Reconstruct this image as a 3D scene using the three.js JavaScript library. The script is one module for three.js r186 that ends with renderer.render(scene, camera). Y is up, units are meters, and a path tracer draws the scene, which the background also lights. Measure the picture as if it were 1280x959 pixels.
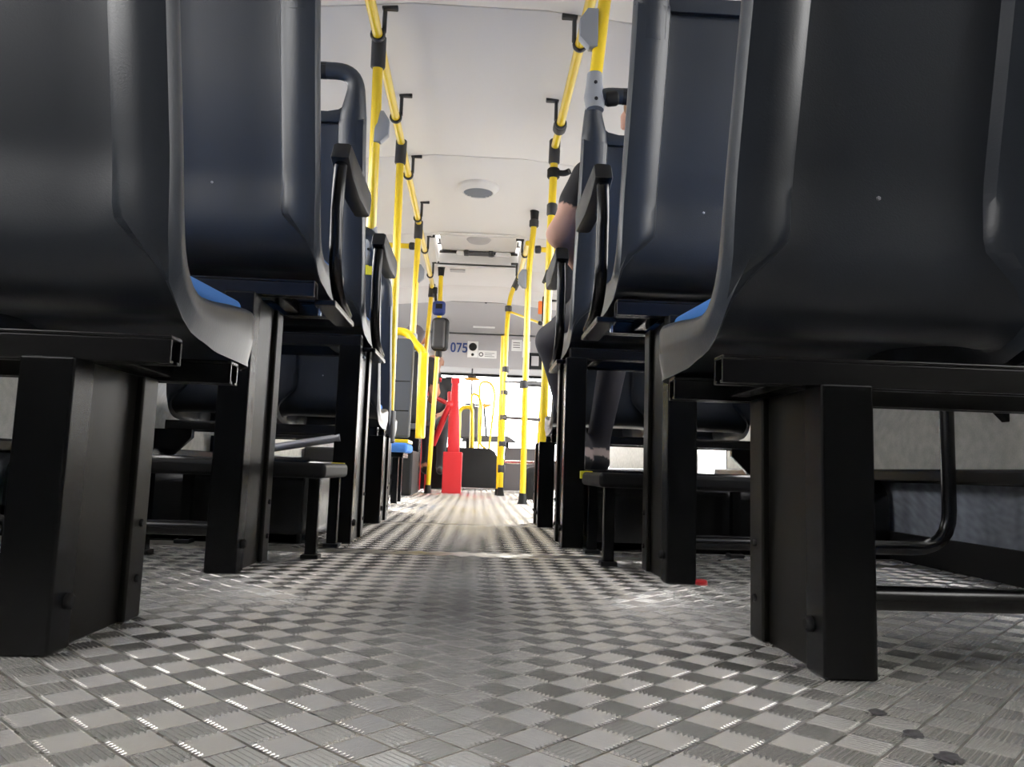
import * as THREE from 'three';
import { RoundedBoxGeometry } from 'three/addons/geometries/RoundedBoxGeometry.js';
import { mergeGeometries, toCreasedNormals } from 'three/addons/utils/BufferGeometryUtils.js';
import { MarchingCubes } from 'three/addons/objects/MarchingCubes.js';
import { FontLoader } from 'three/addons/loaders/FontLoader.js';
import { TextGeometry } from 'three/addons/geometries/TextGeometry.js';
import { ImprovedNoise } from 'three/addons/math/ImprovedNoise.js';

// ------------------------------------------------------------------ camera, sky, exposure
const F = 960, CX = 640, CY = 479.5, EYE = 0.237;
const scene = new THREE.Scene();
const renderer = new THREE.WebGLRenderer({ antialias: true });
renderer.toneMapping = THREE.LinearToneMapping;
renderer.toneMappingExposure = 1.0;
renderer.shadowMap.enabled = true;
scene.background = new THREE.Color().setRGB(1.0, 0.985, 0.965);       // bright overcast sky
scene.backgroundIntensity = 11;
const camera = new THREE.PerspectiveCamera(2 * Math.atan(CY / F) * 180 / Math.PI, 1280 / 959, 0.02, 200);
const V = (x, y, z) => new THREE.Vector3(x, y, z);
const M = new THREE.Matrix4();
{
  const roll = 2.2 * Math.PI / 180;
  const a = V((595 - CX) / F, -(585 - CY) / F, -1).normalize();      // the aisle direction seen by the camera
  const u = V(Math.sin(roll), Math.cos(roll), 0); u.addScaledVector(a, -u.dot(a)).normalize();
  const Z = a.clone().negate(), X = V(0, 0, 0).crossVectors(u, Z);
  M.makeBasis(V(X.x, u.x, Z.x), V(X.y, u.y, Z.y), V(X.z, u.z, Z.z));
  camera.quaternion.setFromRotationMatrix(M);
  camera.position.set(0, EYE, 0);
}
scene.add(camera);
// a pixel of the photograph and a known distance down the aisle give a point
function at(px, py, d) {
  const v = V((px - CX) / F, -(py - CY) / F, -1).applyMatrix4(M);
  return v.multiplyScalar(-d / v.z).add(V(0, EYE, 0));
}

// the same for a known height
function onY(px, py, y) {
  const v = V((px - CX) / F, -(py - CY) / F, -1).applyMatrix4(M);
  return v.multiplyScalar((y - EYE) / v.y).add(V(0, EYE, 0));
}

// ------------------------------------------------------------------ helpers
let seed = 7;
const rnd = () => { seed = (seed * 16807) % 2147483647; return seed / 2147483647; };
const names = {};
function numbered(n) { const k = names[n] = (names[n] ?? -1) + 1; return k ? n + '_' + String(k).padStart(3, '0') : n; }
const clean = (g) => {
  g = g.index ? g.toNonIndexed() : g;
  if (!g.attributes.normal) g.computeVertexNormals();
  const n = g.attributes.position.count;
  if (!g.attributes.uv) g.setAttribute('uv', new THREE.BufferAttribute(new Float32Array(n * 2), 2));
  for (const k of Object.keys(g.attributes)) if (!['position', 'normal', 'uv'].includes(k)) g.deleteAttribute(k);
  return g;
};
const merge = (gs) => { gs = [].concat(gs); return gs.length === 1 ? gs[0] : mergeGeometries(gs.map(clean)); };
function part(name, gs, mat, parent) {
  const m = new THREE.Mesh(merge(gs), mat); m.name = name; m.castShadow = m.receiveShadow = true; parent.add(m); return m;
}
function thing(name, label, category, pos = [0, 0, 0], group) {
  const o = new THREE.Group(); o.name = numbered(name); o.position.set(...pos); o.userData = { label, category };
  if (group) o.userData.group = group;
  scene.add(o); return o;
}
function solo(name, gs, mat, label, category, group) {
  const m = part(numbered(name), gs, mat, scene); m.userData = { label, category }; if (group) m.userData.group = group; return m;
}
function struct(name, gs, mat) {
  const o = gs ? part(name, gs, mat, scene) : new THREE.Group();
  if (!gs) { o.name = name; scene.add(o); }
  o.userData = { kind: 'structure' }; return o;
}
// box from corner to corner, edges rounded
function box(x0, x1, y0, y1, z0, z1, r = 0.003, s = 1) {
  const w = Math.abs(x1 - x0), h = Math.abs(y1 - y0), d = Math.abs(z1 - z0), q = Math.min(r, w / 2.05, h / 2.05, d / 2.05);
  const g = q > 0 ? new RoundedBoxGeometry(w, h, d, s, q) : new THREE.BoxGeometry(w, h, d);
  g.translate((x0 + x1) / 2, (y0 + y1) / 2, (z0 + z1) / 2); return g;
}
const plain = (x0, x1, y0, y1, z0, z1) => box(x0, x1, y0, y1, z0, z1, 0);
// rounded corners for a path
function fillet(pts, r, n = 6) {
  const out = [pts[0]];
  for (let i = 1; i < pts.length - 1; i++) {
    const a = pts[i - 1], b = pts[i], c = pts[i + 1];
    const q = Math.min(r, a.distanceTo(b) * 0.49, c.distanceTo(b) * 0.49);
    const p = b.clone().lerp(a, q / a.distanceTo(b)), s = b.clone().lerp(c, q / c.distanceTo(b));
    for (let k = 0; k <= n; k++) { const t = k / n; out.push(p.clone().multiplyScalar((1 - t) ** 2).addScaledVector(b, 2 * t * (1 - t)).addScaledVector(s, t * t)); }
  }
  out.push(pts[pts.length - 1]); return out;
}
// closed sweep of an ellipse (or of a given ring) along a path, capped
function sweep(pts, rx, ry = rx, n = 12, ref = null) {
  const rings = [], P = [], U = [], I = [];
  let side = null, len = 0;
  for (let i = 0; i < pts.length; i++) {
    const t = pts[Math.min(i + 1, pts.length - 1)].clone().sub(pts[Math.max(i - 1, 0)]).normalize();
    if (!side) { const h = ref ?? (Math.abs(t.y) < 0.9 ? V(0, 1, 0) : V(1, 0, 0)); side = h.clone(); }
    side.addScaledVector(t, -side.dot(t)).normalize();
    const b = V(0, 0, 0).crossVectors(t, side);
    if (i) len += pts[i].distanceTo(pts[i - 1]);
    const R = typeof rx === 'function' ? rx(i / (pts.length - 1)) : rx, S = typeof ry === 'function' ? ry(i / (pts.length - 1)) : ry;
    for (let k = 0; k <= n; k++) {
      const an = k / n * Math.PI * 2, p = pts[i].clone().addScaledVector(side, Math.cos(an) * R).addScaledVector(b, Math.sin(an) * S);
      P.push(p.x, p.y, p.z); U.push(k / n, len);
    }
    rings.push(i * (n + 1));
  }
  for (let i = 0; i < pts.length - 1; i++) for (let k = 0; k < n; k++) {
    const a = rings[i] + k, b = a + 1, c = rings[i + 1] + k, d = c + 1; I.push(a, b, c, b, d, c);
  }
  const g = new THREE.BufferGeometry();
  g.setAttribute('position', new THREE.Float32BufferAttribute(P, 3)); g.setAttribute('uv', new THREE.Float32BufferAttribute(U, 2)); g.setIndex(I);
  g.computeVertexNormals();
  const body = clean(g), caps = [];
  for (const [i, flip] of [[0, 1], [pts.length - 1, 0]]) {
    const cp = [], c = pts[i];
    for (let k = 0; k < n; k++) {
      const o = (rings[i] + k) * 3, q = (rings[i] + k + 1) * 3, A = [P[o], P[o + 1], P[o + 2]], B = [P[q], P[q + 1], P[q + 2]];
      cp.push(c.x, c.y, c.z, ...(flip ? B : A), ...(flip ? A : B));
    }
    const cg = new THREE.BufferGeometry(); cg.setAttribute('position', new THREE.Float32BufferAttribute(cp, 3)); cg.computeVertexNormals(); caps.push(clean(cg));
  }
  return mergeGeometries([body, ...caps]);
}
const rod = (a, b, r, n = 14) => sweep([a, a.clone().lerp(b, 0.5), b], r, r, n);
const pipe = (pts, r, fr = 0.05, n = 12) => sweep(fillet(pts, fr), r, r, n);
// sleeve between two points, with chamfered ends
const sleeve = (a, b, r) => { const L = a.distanceTo(b), c = Math.min(0.006, L * 0.2) / L; return sweep([a, a.clone().lerp(b, c), a.clone().lerp(b, 1 - c), b], (t) => (t === 0 || t === 1 ? r * 0.85 : r), (t) => (t === 0 || t === 1 ? r * 0.85 : r), 14); };
// solid from an outline in the plane given by two axes
function slab(outline, depth, place, bevel = 0.003) {
  const g = new THREE.ExtrudeGeometry(new THREE.Shape(outline.map((p) => new THREE.Vector2(p[0], p[1]))), { depth: depth - 2 * bevel, bevelEnabled: bevel > 0, bevelSize: bevel, bevelThickness: bevel, bevelSegments: 2, curveSegments: 8 });
  g.translate(0, 0, bevel); if (place) g.applyMatrix4(place); return g;
}
const frame = (x, y, z, o = [0, 0, 0]) => new THREE.Matrix4().makeBasis(V(...x), V(...y), V(...z)).setPosition(...o);
const SIDE = (x) => frame([0, 0, -1], [0, 1, 0], [1, 0, 0], [x, 0, 0]);    // outline (forward, up), thickness along +x
function ball(c, r, sx = 1, sy = 1, sz = 1, n = 14) { const g = new THREE.SphereGeometry(r, n, Math.round(n * 0.7)); g.scale(sx, sy, sz); g.translate(c.x, c.y, c.z); return g; }
function bolt(c, dir, r = 0.008) { return sweep([c.clone(), c.clone().addScaledVector(dir, r * 0.5), c.clone().addScaledVector(dir, r * 0.8)], (t) => (t === 1 ? r * 0.7 : r), (t) => (t === 1 ? r * 0.7 : r), 6); }

// ------------------------------------------------------------------ materials
const perlin = new ImprovedNoise();
function noiseTexture(n, fn, srgb = false) {
  const d = new Uint8Array(n * n * 4);
  for (let y = 0; y < n; y++) for (let x = 0; x < n; x++) { const c = fn(x / n, y / n), o = (y * n + x) * 4; for (let k = 0; k < 3; k++) d[o + k] = Math.max(0, Math.min(255, (Array.isArray(c) ? c[k] : c) * 255)); d[o + 3] = 255; }
  const t = new THREE.DataTexture(d, n, n); t.wrapS = t.wrapT = THREE.RepeatWrapping; t.magFilter = THREE.LinearFilter; t.minFilter = THREE.LinearMipmapLinearFilter; t.generateMipmaps = true;
  if (srgb) t.colorSpace = THREE.SRGBColorSpace; t.needsUpdate = true; return t;
}
const tile = (u, v, f, z) => { // tileable noise on a torus
  const a = u * Math.PI * 2, b = v * Math.PI * 2; return perlin.noise(Math.cos(a) * f + 9 + z, Math.sin(a) * f + Math.cos(b) * f * 1.3, Math.sin(b) * f + z * 3);
};
const grain = noiseTexture(256, (u, v) => 0.5 + 0.25 * rnd() + 0.2 * tile(u, v, 9, 1));
const grime = noiseTexture(512, (u, v) => { const a = tile(u, v, 1.5, 0), b = tile(u, v, 5, 2), c = tile(u, v, 14, 4), k = 0.80 + 0.12 * a + 0.10 * b + 0.08 * c + 0.05 * (rnd() - 0.5); return [k, k * 0.985, k * 0.96]; }, true);
const grimeRough = noiseTexture(512, (u, v) => 0.62 + 0.3 * tile(u, v, 2, 6) + 0.22 * tile(u, v, 7, 3) + 0.1 * (rnd() - 0.5));
const streaks = noiseTexture(256, (u, v) => { const k = 0.78 + 0.16 * perlin.noise(Math.cos(u * 6.2832) * 6, Math.sin(u * 6.2832) * 6, v * 1.5) + 0.12 * tile(u, v, 10, 5); return [k, k * 1.0, k * 1.02]; }, true);
const speck = noiseTexture(256, (u, v) => { const k = 0.86 + 0.08 * tile(u, v, 4, 8) + 0.06 * (rnd() - 0.5); return [k, k, k * 0.98]; }, true);
const rep = (t, a, b = a) => { const c = t.clone(); c.repeat.set(a, b); c.needsUpdate = true; return c; };
const lin = (r, g, b) => new THREE.Color().setRGB(r, g, b);
const std = (c, roughness, o = {}) => new THREE.MeshPhysicalMaterial({ color: c, roughness, ...o });
const mat = {
  alu: std(lin(0.60, 0.585, 0.555), 0.6, { metalness: 0.55, map: rep(grime, 0.9), roughnessMap: rep(grimeRough, 1.1) }),
  aluRib: std(lin(0.90, 0.88, 0.845), 0.25, { metalness: 0.75 }),
  ceiling: std(lin(0.70, 0.68, 0.66), 0.55, { bumpMap: rep(grain, 6), bumpScale: 0.0002 }),
  shell: std(lin(0.027, 0.032, 0.041), 0.34, { specularIntensity: 0.85, bumpMap: rep(grain, 7, 7), bumpScale: 0.00025 }),
  cushion: std(lin(0.05, 0.19, 0.55), 0.85, { sheen: 0.4, bumpMap: rep(grain, 4), bumpScale: 0.0006 }),
  black: std(lin(0.0035, 0.0038, 0.0044), 0.24, { specularIntensity: 0.4, bumpMap: rep(grain, 5), bumpScale: 0.0002 }),
  channel: std(lin(0.009, 0.0085, 0.0072), 0.32, { specularIntensity: 0.4, map: rep(speck, 3), bumpMap: rep(grain, 4), bumpScale: 0.0003 }),
  gloss: std(lin(0.006, 0.006, 0.0065), 0.24, { specularIntensity: 0.8 }),
  rubber: std(lin(0.009, 0.009, 0.0095), 0.55, { specularIntensity: 0.6 }),
  sleeve: std(lin(0.035, 0.034, 0.036), 0.5),
  grey: std(lin(0.26, 0.27, 0.29), 0.45),
  yellow: std(lin(0.86, 0.60, 0.012), 0.28, { clearcoat: 0.5, clearcoatRoughness: 0.2 }),
  sticker: std(lin(0.80, 0.72, 0.03), 0.5),
  red: std(lin(0.62, 0.02, 0.028), 0.4),
  steel: std(lin(0.62, 0.63, 0.65), 0.25, { metalness: 1 }),
  bar: std(lin(0.42, 0.42, 0.46), 0.3, { metalness: 0.3 }),
  wallLight: std(lin(0.62, 0.61, 0.58), 0.6, { map: rep(speck, 1.5) }),
  wallMetal: std(lin(0.46, 0.50, 0.56), 0.45, { metalness: 0.25, map: rep(streaks, 0.7, 1) }),
  panel: std(lin(0.42, 0.41, 0.42), 0.5),
  white: std(lin(0.8, 0.8, 0.79), 0.5),
  navy: std(lin(0.012, 0.03, 0.16), 0.5),
  navyText: std(lin(0.02, 0.05, 0.19), 0.6),
  vinyl: std(lin(0.06, 0.067, 0.08), 0.45, { bumpMap: rep(grain, 4), bumpScale: 0.0004 }),
  glass: std(lin(1, 1, 1), 0.03, { transmission: 1, thickness: 0, ior: 1.5 }),
  road: std(lin(0.20, 0.20, 0.20), 0.95),
  outer: std(lin(0.45, 0.45, 0.45), 0.6),
  amber: std(lin(0.75, 0.38, 0.06), 0.5),
  orange: std(lin(0.75, 0.16, 0.02), 0.5),
  dashGrey: std(lin(0.10, 0.095, 0.10), 0.6),
};

// ------------------------------------------------------------------ the bus body
const XL = -1.37, XR = 1.30, ZB = 0.9, ZF = -9.9, TOP = 2.24;
struct('ground', plain(-40, 40, -1.1, -1.0, -60, 25), mat.road);

// floor: aluminium tread plates with raised ribs in small pads, alternately turned
{
  const floor = struct('floor');
  const planeUV = (g) => { const p = g.attributes.position, uv = g.attributes.uv; for (let i = 0; i < p.count; i++) uv.setXY(i, p.getX(i), p.getZ(i)); return g; };
  for (const [a, b] of [[ZB, -2.147], [-2.153, -3.237], [-3.243, -5.6], [-5.606, ZF]]) part('tread_plate', planeUV(box(XL - 0.02, XR + 0.02, -0.03, 0, a, b, 0.0015)), mat.alu, floor);
  part('underfloor', plain(XL - 0.06, XR + 0.06, -0.09, -0.03, ZB, ZF), mat.black, floor);
  const LAT = 0.06, S = LAT / Math.SQRT2;
  const rib = (o, len) => { // one rib: long, low, rounded ridge along x
    const w = 0.0026, h = 0.0018, e = 0.003, pr = [[-w, 0], [-w * 0.3, h * 0.75], [0, h], [w * 0.3, h * 0.75], [w, 0]], P = [];
    const L = len / 2, q = (x, k) => [x, pr[k][1], o + pr[k][0]];
    for (let k = 0; k < 4; k++) { const a = q(-L + (pr[k][1] ? e : 0), k), b = q(L - (pr[k][1] ? e : 0), k), c = q(-L + (pr[k + 1][1] ? e : 0), k + 1), d = q(L - (pr[k + 1][1] ? e : 0), k + 1); P.push(...a, ...b, ...c, ...b, ...d, ...c); }
    const g = new THREE.BufferGeometry(); 
    for (let i = 0; i < P.length; i += 9) { const t = [P[i + 3], P[i + 4], P[i + 5]]; for (let k = 0; k < 3; k++) { P[i + 3 + k] = P[i + 6 + k]; P[i + 6 + k] = t[k]; } }
    g.setAttribute('position', new THREE.Float32BufferAttribute(P, 3)); g.computeVertexNormals();
    for (const s of [-1, 1]) {
      const c = []; for (let k = 1; k < 3; k++) c.push(...q(s * L, 0), ...q(s * (L - e), k), ...q(s * (L - e), k + 1));
      c.push(...q(s * L, 0), ...q(s * (L - e), 3), ...q(s * L, 4));
      const eg = new THREE.BufferGeometry(); eg.setAttribute('position', new THREE.Float32BufferAttribute(s > 0 ? c : c, 3)); eg.computeVertexNormals();
      if (s < 0 === (eg.attributes.normal.getX(0) > 0)) { const p = eg.attributes.position.array; for (let i = 0; i < p.length; i += 9) for (let k = 0; k < 3; k++) { const t = p[i + 3 + k]; p[i + 3 + k] = p[i + 6 + k]; p[i + 6 + k] = t; } eg.computeVertexNormals(); }
      (rib.ends ??= []).push(eg);
    }
    const r = mergeGeometries([g, ...rib.ends.splice(0)].map(clean)); r.deleteAttribute('uv'); return r;
  };
  const N = 7, pads = [];
  const padGeo = (turn) => { const g = mergeGeometries(Array.from({ length: N }, (_, i) => rib((i - (N - 1) / 2) * 0.0057, S - 0.002))); g.rotateY(turn); return g; };
  const gA = padGeo(-Math.PI / 4), gB = padGeo(Math.PI / 4);
  const list = [];
  for (let j = 0; j * LAT < 9.2; j++) for (let i = -22; i <= 21; i++) for (const k of [0, 1]) {
    const x = (i + k / 2) * LAT, z = 0.25 - (j + k / 2) * LAT;
    if (x < XL + 0.04 || x > XR - 0.04) continue;
    if (Math.abs(z + 2.15) < 0.03 || Math.abs(z + 3.24) < 0.03 || Math.abs(z + 5.603) < 0.03) continue;
    const px = 595 - 0 + 960 * x / -z, py = 585 + 960 * EYE / -z, seen = z < -0.5 && py < 985 && px > -20 && px < 1300;
    const under = (x > 0.36 && z < -2.3 && z > -3.5) || (x < -0.5 && z < -2.2 && z > -3.4);
    if (!under) list.push({ x, z, k, r: seen ? -z : 50 - z });
  }
  list.sort((a, b) => a.r - b.r);
  for (const p of list.slice(0, 300)) { const m = part('tread_pad', p.k ? gB : gA, mat.aluRib, floor); m.position.set(p.x, 0, p.z); }
  for (const k of [0, 1]) {
    const rest = list.slice(300).filter((p) => p.k === k), im = new THREE.InstancedMesh(k ? gB : gA, mat.aluRib, rest.length), m4 = new THREE.Matrix4();
    rest.forEach((p, i) => im.setMatrixAt(i, m4.makeTranslation(p.x, 0, p.z)));
    im.name = 'tread_relief'; im.userData = { kind: 'stuff' }; im.castShadow = im.receiveShadow = true; floor.add(im);
  }
}

// ceiling panels, roof and the roof hatch opening
const HX0 = -0.41, HX1 = 0.31, HZ0 = -5.85, HZ1 = -6.78;
{
  const ceil = struct('ceiling');
  const prof = [[XL, 1.78], [XL + 0.14, 1.92], [XL + 0.40, 1.985], [-0.36, 2.045], [-0.32, 2.05], [0.22, 2.05], [0.26, 2.045], [XR - 0.40, 1.985], [XR - 0.14, 1.92], [XR, 1.78]];
  const clipTo = (a, b) => { const yAt = (x) => { for (let i = 0; i < prof.length - 1; i++) if (x >= prof[i][0] && x <= prof[i + 1][0]) { const t = (x - prof[i][0]) / (prof[i + 1][0] - prof[i][0]); return prof[i][1] + t * (prof[i + 1][1] - prof[i][1]); } return 2.05; };
    return [[a, yAt(a)], ...prof.filter((p) => p[0] > a + 1e-4 && p[0] < b - 1e-4), [b, yAt(b)]]; };
  const seg = (a, b, z0, z1, name = 'ceiling_panel') => {
    const lo = clipTo(a, b), o = [...lo, ...lo.slice().reverse().map(([x, y]) => [x, y + 0.018])];
    const g = slab(o, Math.abs(z1 - z0), frame([1, 0, 0], [0, 1, 0], [0, 0, 1], [0, 0, Math.min(z0, z1)]), 0.002);
    part(name, toCreasedNormals(clean(g), 0.6), mat.ceiling, ceil);
  };
  const cuts = [ZB, -1.38, -2.86, -4.335, HZ0 + 0.03];
  for (let i = 0; i < cuts.length - 1; i++) seg(XL, XR, cuts[i] - 0.004, cuts[i + 1] + 0.004);
  seg(XL, HX0, HZ0 + 0.026, HZ1 - 0.03); seg(HX1, XR, HZ0 + 0.026, HZ1 - 0.03);
  seg(XL, XR, HZ1 - 0.034, -7.55); seg(XL, XR, -7.557, -8.30);
  const roof = [plain(XL - 0.06, XR + 0.06, TOP, TOP + 0.05, ZB, HZ0), plain(XL - 0.06, XR + 0.06, TOP, TOP + 0.05, HZ1, ZF), plain(XL - 0.06, HX0, TOP, TOP + 0.05, HZ0, HZ1), plain(HX1, XR + 0.06, TOP, TOP + 0.05, HZ0, HZ1)];
  part('roof', roof, mat.outer, ceil);
  part('ceiling_panel', [box(HX0, HX1, 2.046, 2.064, HZ0 + 0.026, HZ0 - 0.004, 0.002), box(HX0, HX1, 2.046, 2.064, HZ1 + 0.0, HZ1 - 0.03, 0.002)], mat.ceiling, ceil);
}

// side walls with windows; the boarding door opens the side beyond the seated passenger
const SILL = 0.88, HEAD = 1.70;
let doorCount = 0, windowCount = 0, trimCount = 0;
function sideWall(name, side) {
  const w = struct(name), x0 = side < 0 ? XL : XR, x1 = x0 + side * 0.06, doors = side > 0 ? [[-3.95, -5.45], [-7.5, -8.7]] : [];
  const runs = []; let z = side > 0 ? -0.2 : 0.35;
  part('rear_panel', plain(x0, x1, -0.02, TOP, ZB, z), mat.wallLight, w);
  for (const [a, b] of doors) { if (z - a > 0.1) runs.push([z, a]); z = b; } runs.push([z, ZF]);
  const uvz = (g) => { const p = g.attributes.position, uv = g.attributes.uv; for (let i = 0; i < p.count; i++) uv.setXY(i, p.getZ(i), p.getY(i)); return g; };
  for (const [a, b] of runs) {
    part('lower_panel', uvz(plain(x0, x1, -0.02, 0.26, a, b)), mat.wallMetal, w);
    part('side_panel', uvz(plain(x0, x1, 0.26, SILL, a, b)), mat.wallLight, w);
    part('header', plain(x0, x1, HEAD, TOP, a, b), mat.ceiling, w);
    const n = Math.max(1, Math.round(Math.abs(a - b) / 1.42)), st = (b - a) / n;
    for (let i = 0; i < n; i++) {
      const s = a + i * st, e = s + st;
      part('pillar', plain(x0, x1, SILL, HEAD, s, s - 0.05), mat.panel, w); part('pillar', plain(x0, x1, SILL, HEAD, e + 0.05, e), mat.panel, w);
      const win = struct('window_' + ++windowCount), q = x0 + side * 0.03;
      part('frame', [box(q - 0.02, q + 0.02, SILL, SILL + 0.03, s - 0.05, e + 0.05), box(q - 0.02, q + 0.02, HEAD - 0.03, HEAD, s - 0.05, e + 0.05), box(q - 0.02, q + 0.02, SILL + 0.03, HEAD - 0.03, s - 0.05, s - 0.08), box(q - 0.02, q + 0.02, SILL + 0.03, HEAD - 0.03, e + 0.08, e + 0.05)], mat.rubber, win);
      part('pane', plain(q - 0.003, q + 0.003, SILL + 0.03, HEAD - 0.03, s - 0.08, e + 0.08), mat.glass, win);
    }
  }
  const ledge = struct('trim_' + ++trimCount);
  for (const [a, b] of runs) { part('ledge', box(x0 - side * 0.07, x0, 0.235, 0.275, a, b, 0.008, 2), mat.gloss, ledge); }
  const base = struct('baseboard_' + name.slice(5));
  for (const [a, b] of runs) part('kick_strip', box(x0 - side * 0.012, x0, 0, 0.085, a, b, 0.003), mat.rubber, base);
  for (const [a, b] of doors) {
    part('header', plain(x0, x1, 2.0, TOP, a, b), mat.ceiling, w);
    for (const [s, e] of [[a, (a + b) / 2], [(a + b) / 2, b]]) {
      const d = struct('door_' + ++doorCount), q = x0 + side * 0.03;
      part('door_frame', [box(q - 0.018, q + 0.018, 0, 2.0, s, s - 0.06), box(q - 0.018, q + 0.018, 0, 2.0, e + 0.06, e), box(q - 0.018, q + 0.018, 0, 0.12, s - 0.06, e + 0.06), box(q - 0.018, q + 0.018, 1.93, 2.0, s - 0.06, e + 0.06)], mat.rubber, d);
      part('pane', plain(q - 0.003, q + 0.003, 0.12, 1.93, s - 0.06, e + 0.06), mat.glass, d);
    }
  }
}
sideWall('wall_left', -1);
sideWall('wall_right', 1);
struct('wall_back', plain(XL - 0.06, XR + 0.06, -0.02, TOP + 0.05, ZB, ZB + 0.06), mat.vinyl);
{ // front: sloping dome panel, sign box with the fleet number, windshield
  const w = struct('wall_front');
  const z0 = -8.32, z1 = -9.27;
  part('dome_panel', slab([[-z0, 2.047], [-z1, 1.875], [-z1 + 0.02, 1.875], [-z0 + 0.02, 2.07]], XR - XL, SIDE(XL), 0.002), mat.panel, w);
  part('sign_box', box(XL, XR, 1.45, 1.862, -9.3, -9.36, 0.006, 2), mat.panel, w);
  part('sign_box_soffit', box(XL, XR, 1.45, 1.47, -9.36, ZF, 0.002), mat.panel, w);
  part('lower_panel', plain(XL - 0.06, XR + 0.06, -0.02, 0.33, ZF, ZF - 0.06), mat.dashGrey, w);
  part('header', plain(XL - 0.06, XR + 0.06, 1.45, TOP + 0.05, ZF, ZF - 0.06), mat.outer, w);
  for (const x of [XL - 0.06, XR - 0.06]) part('pillar', plain(x, x + 0.12, 0.33, 1.45, ZF, ZF - 0.06), mat.rubber, w);
  const win = struct('window_' + ++windowCount);
  part('frame', [box(XL + 0.06, XR - 0.06, 0.33, 0.36, ZF - 0.01, ZF - 0.05), box(XL + 0.06, XR - 0.06, 1.42, 1.45, ZF - 0.01, ZF - 0.05)], mat.rubber, win);
  part('pane', plain(XL + 0.06, XR - 0.06, 0.36, 1.42, ZF - 0.027, ZF - 0.033), mat.glass, win);
}

// wheel housings under the raised seats
for (const [x0, x1, z0, z1, lab] of [[0.36, XR - 0.013, -2.36, -3.46, 'black moulded wheel housing beside the passenger feet'], [XL + 0.013, -0.50, -2.30, -3.5, 'black moulded wheel housing beneath the slanted silver bar']]) {
  const t = thing('wheel_housing', lab, 'wheel housing');
  const o = []; const f = Math.abs(z0), b = Math.abs(z1), h = 0.232;
  for (const [cx, a0] of [[f + 0.07, Math.PI], [b - 0.07, Math.PI / 2]]) { if (!o.length) o.push([f, 0.003]); for (let k = 0; k <= 6; k++) { const an = a0 - k / 6 * Math.PI / 2; o.push([cx + 0.07 * Math.cos(an), h - 0.07 + 0.07 * Math.sin(an)]); } }
  o.push([b, 0.003]);
  part('shell', toCreasedNormals(clean(slab(o, x1 - x0, SIDE(x0), 0.012)), 0.7), mat.gloss, t);
  part('base_trim', box(x0 - 0.004, x1, 0.002, 0.03, z0 + 0.012, z1 - 0.012, 0.004), mat.rubber, t);
}

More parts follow.
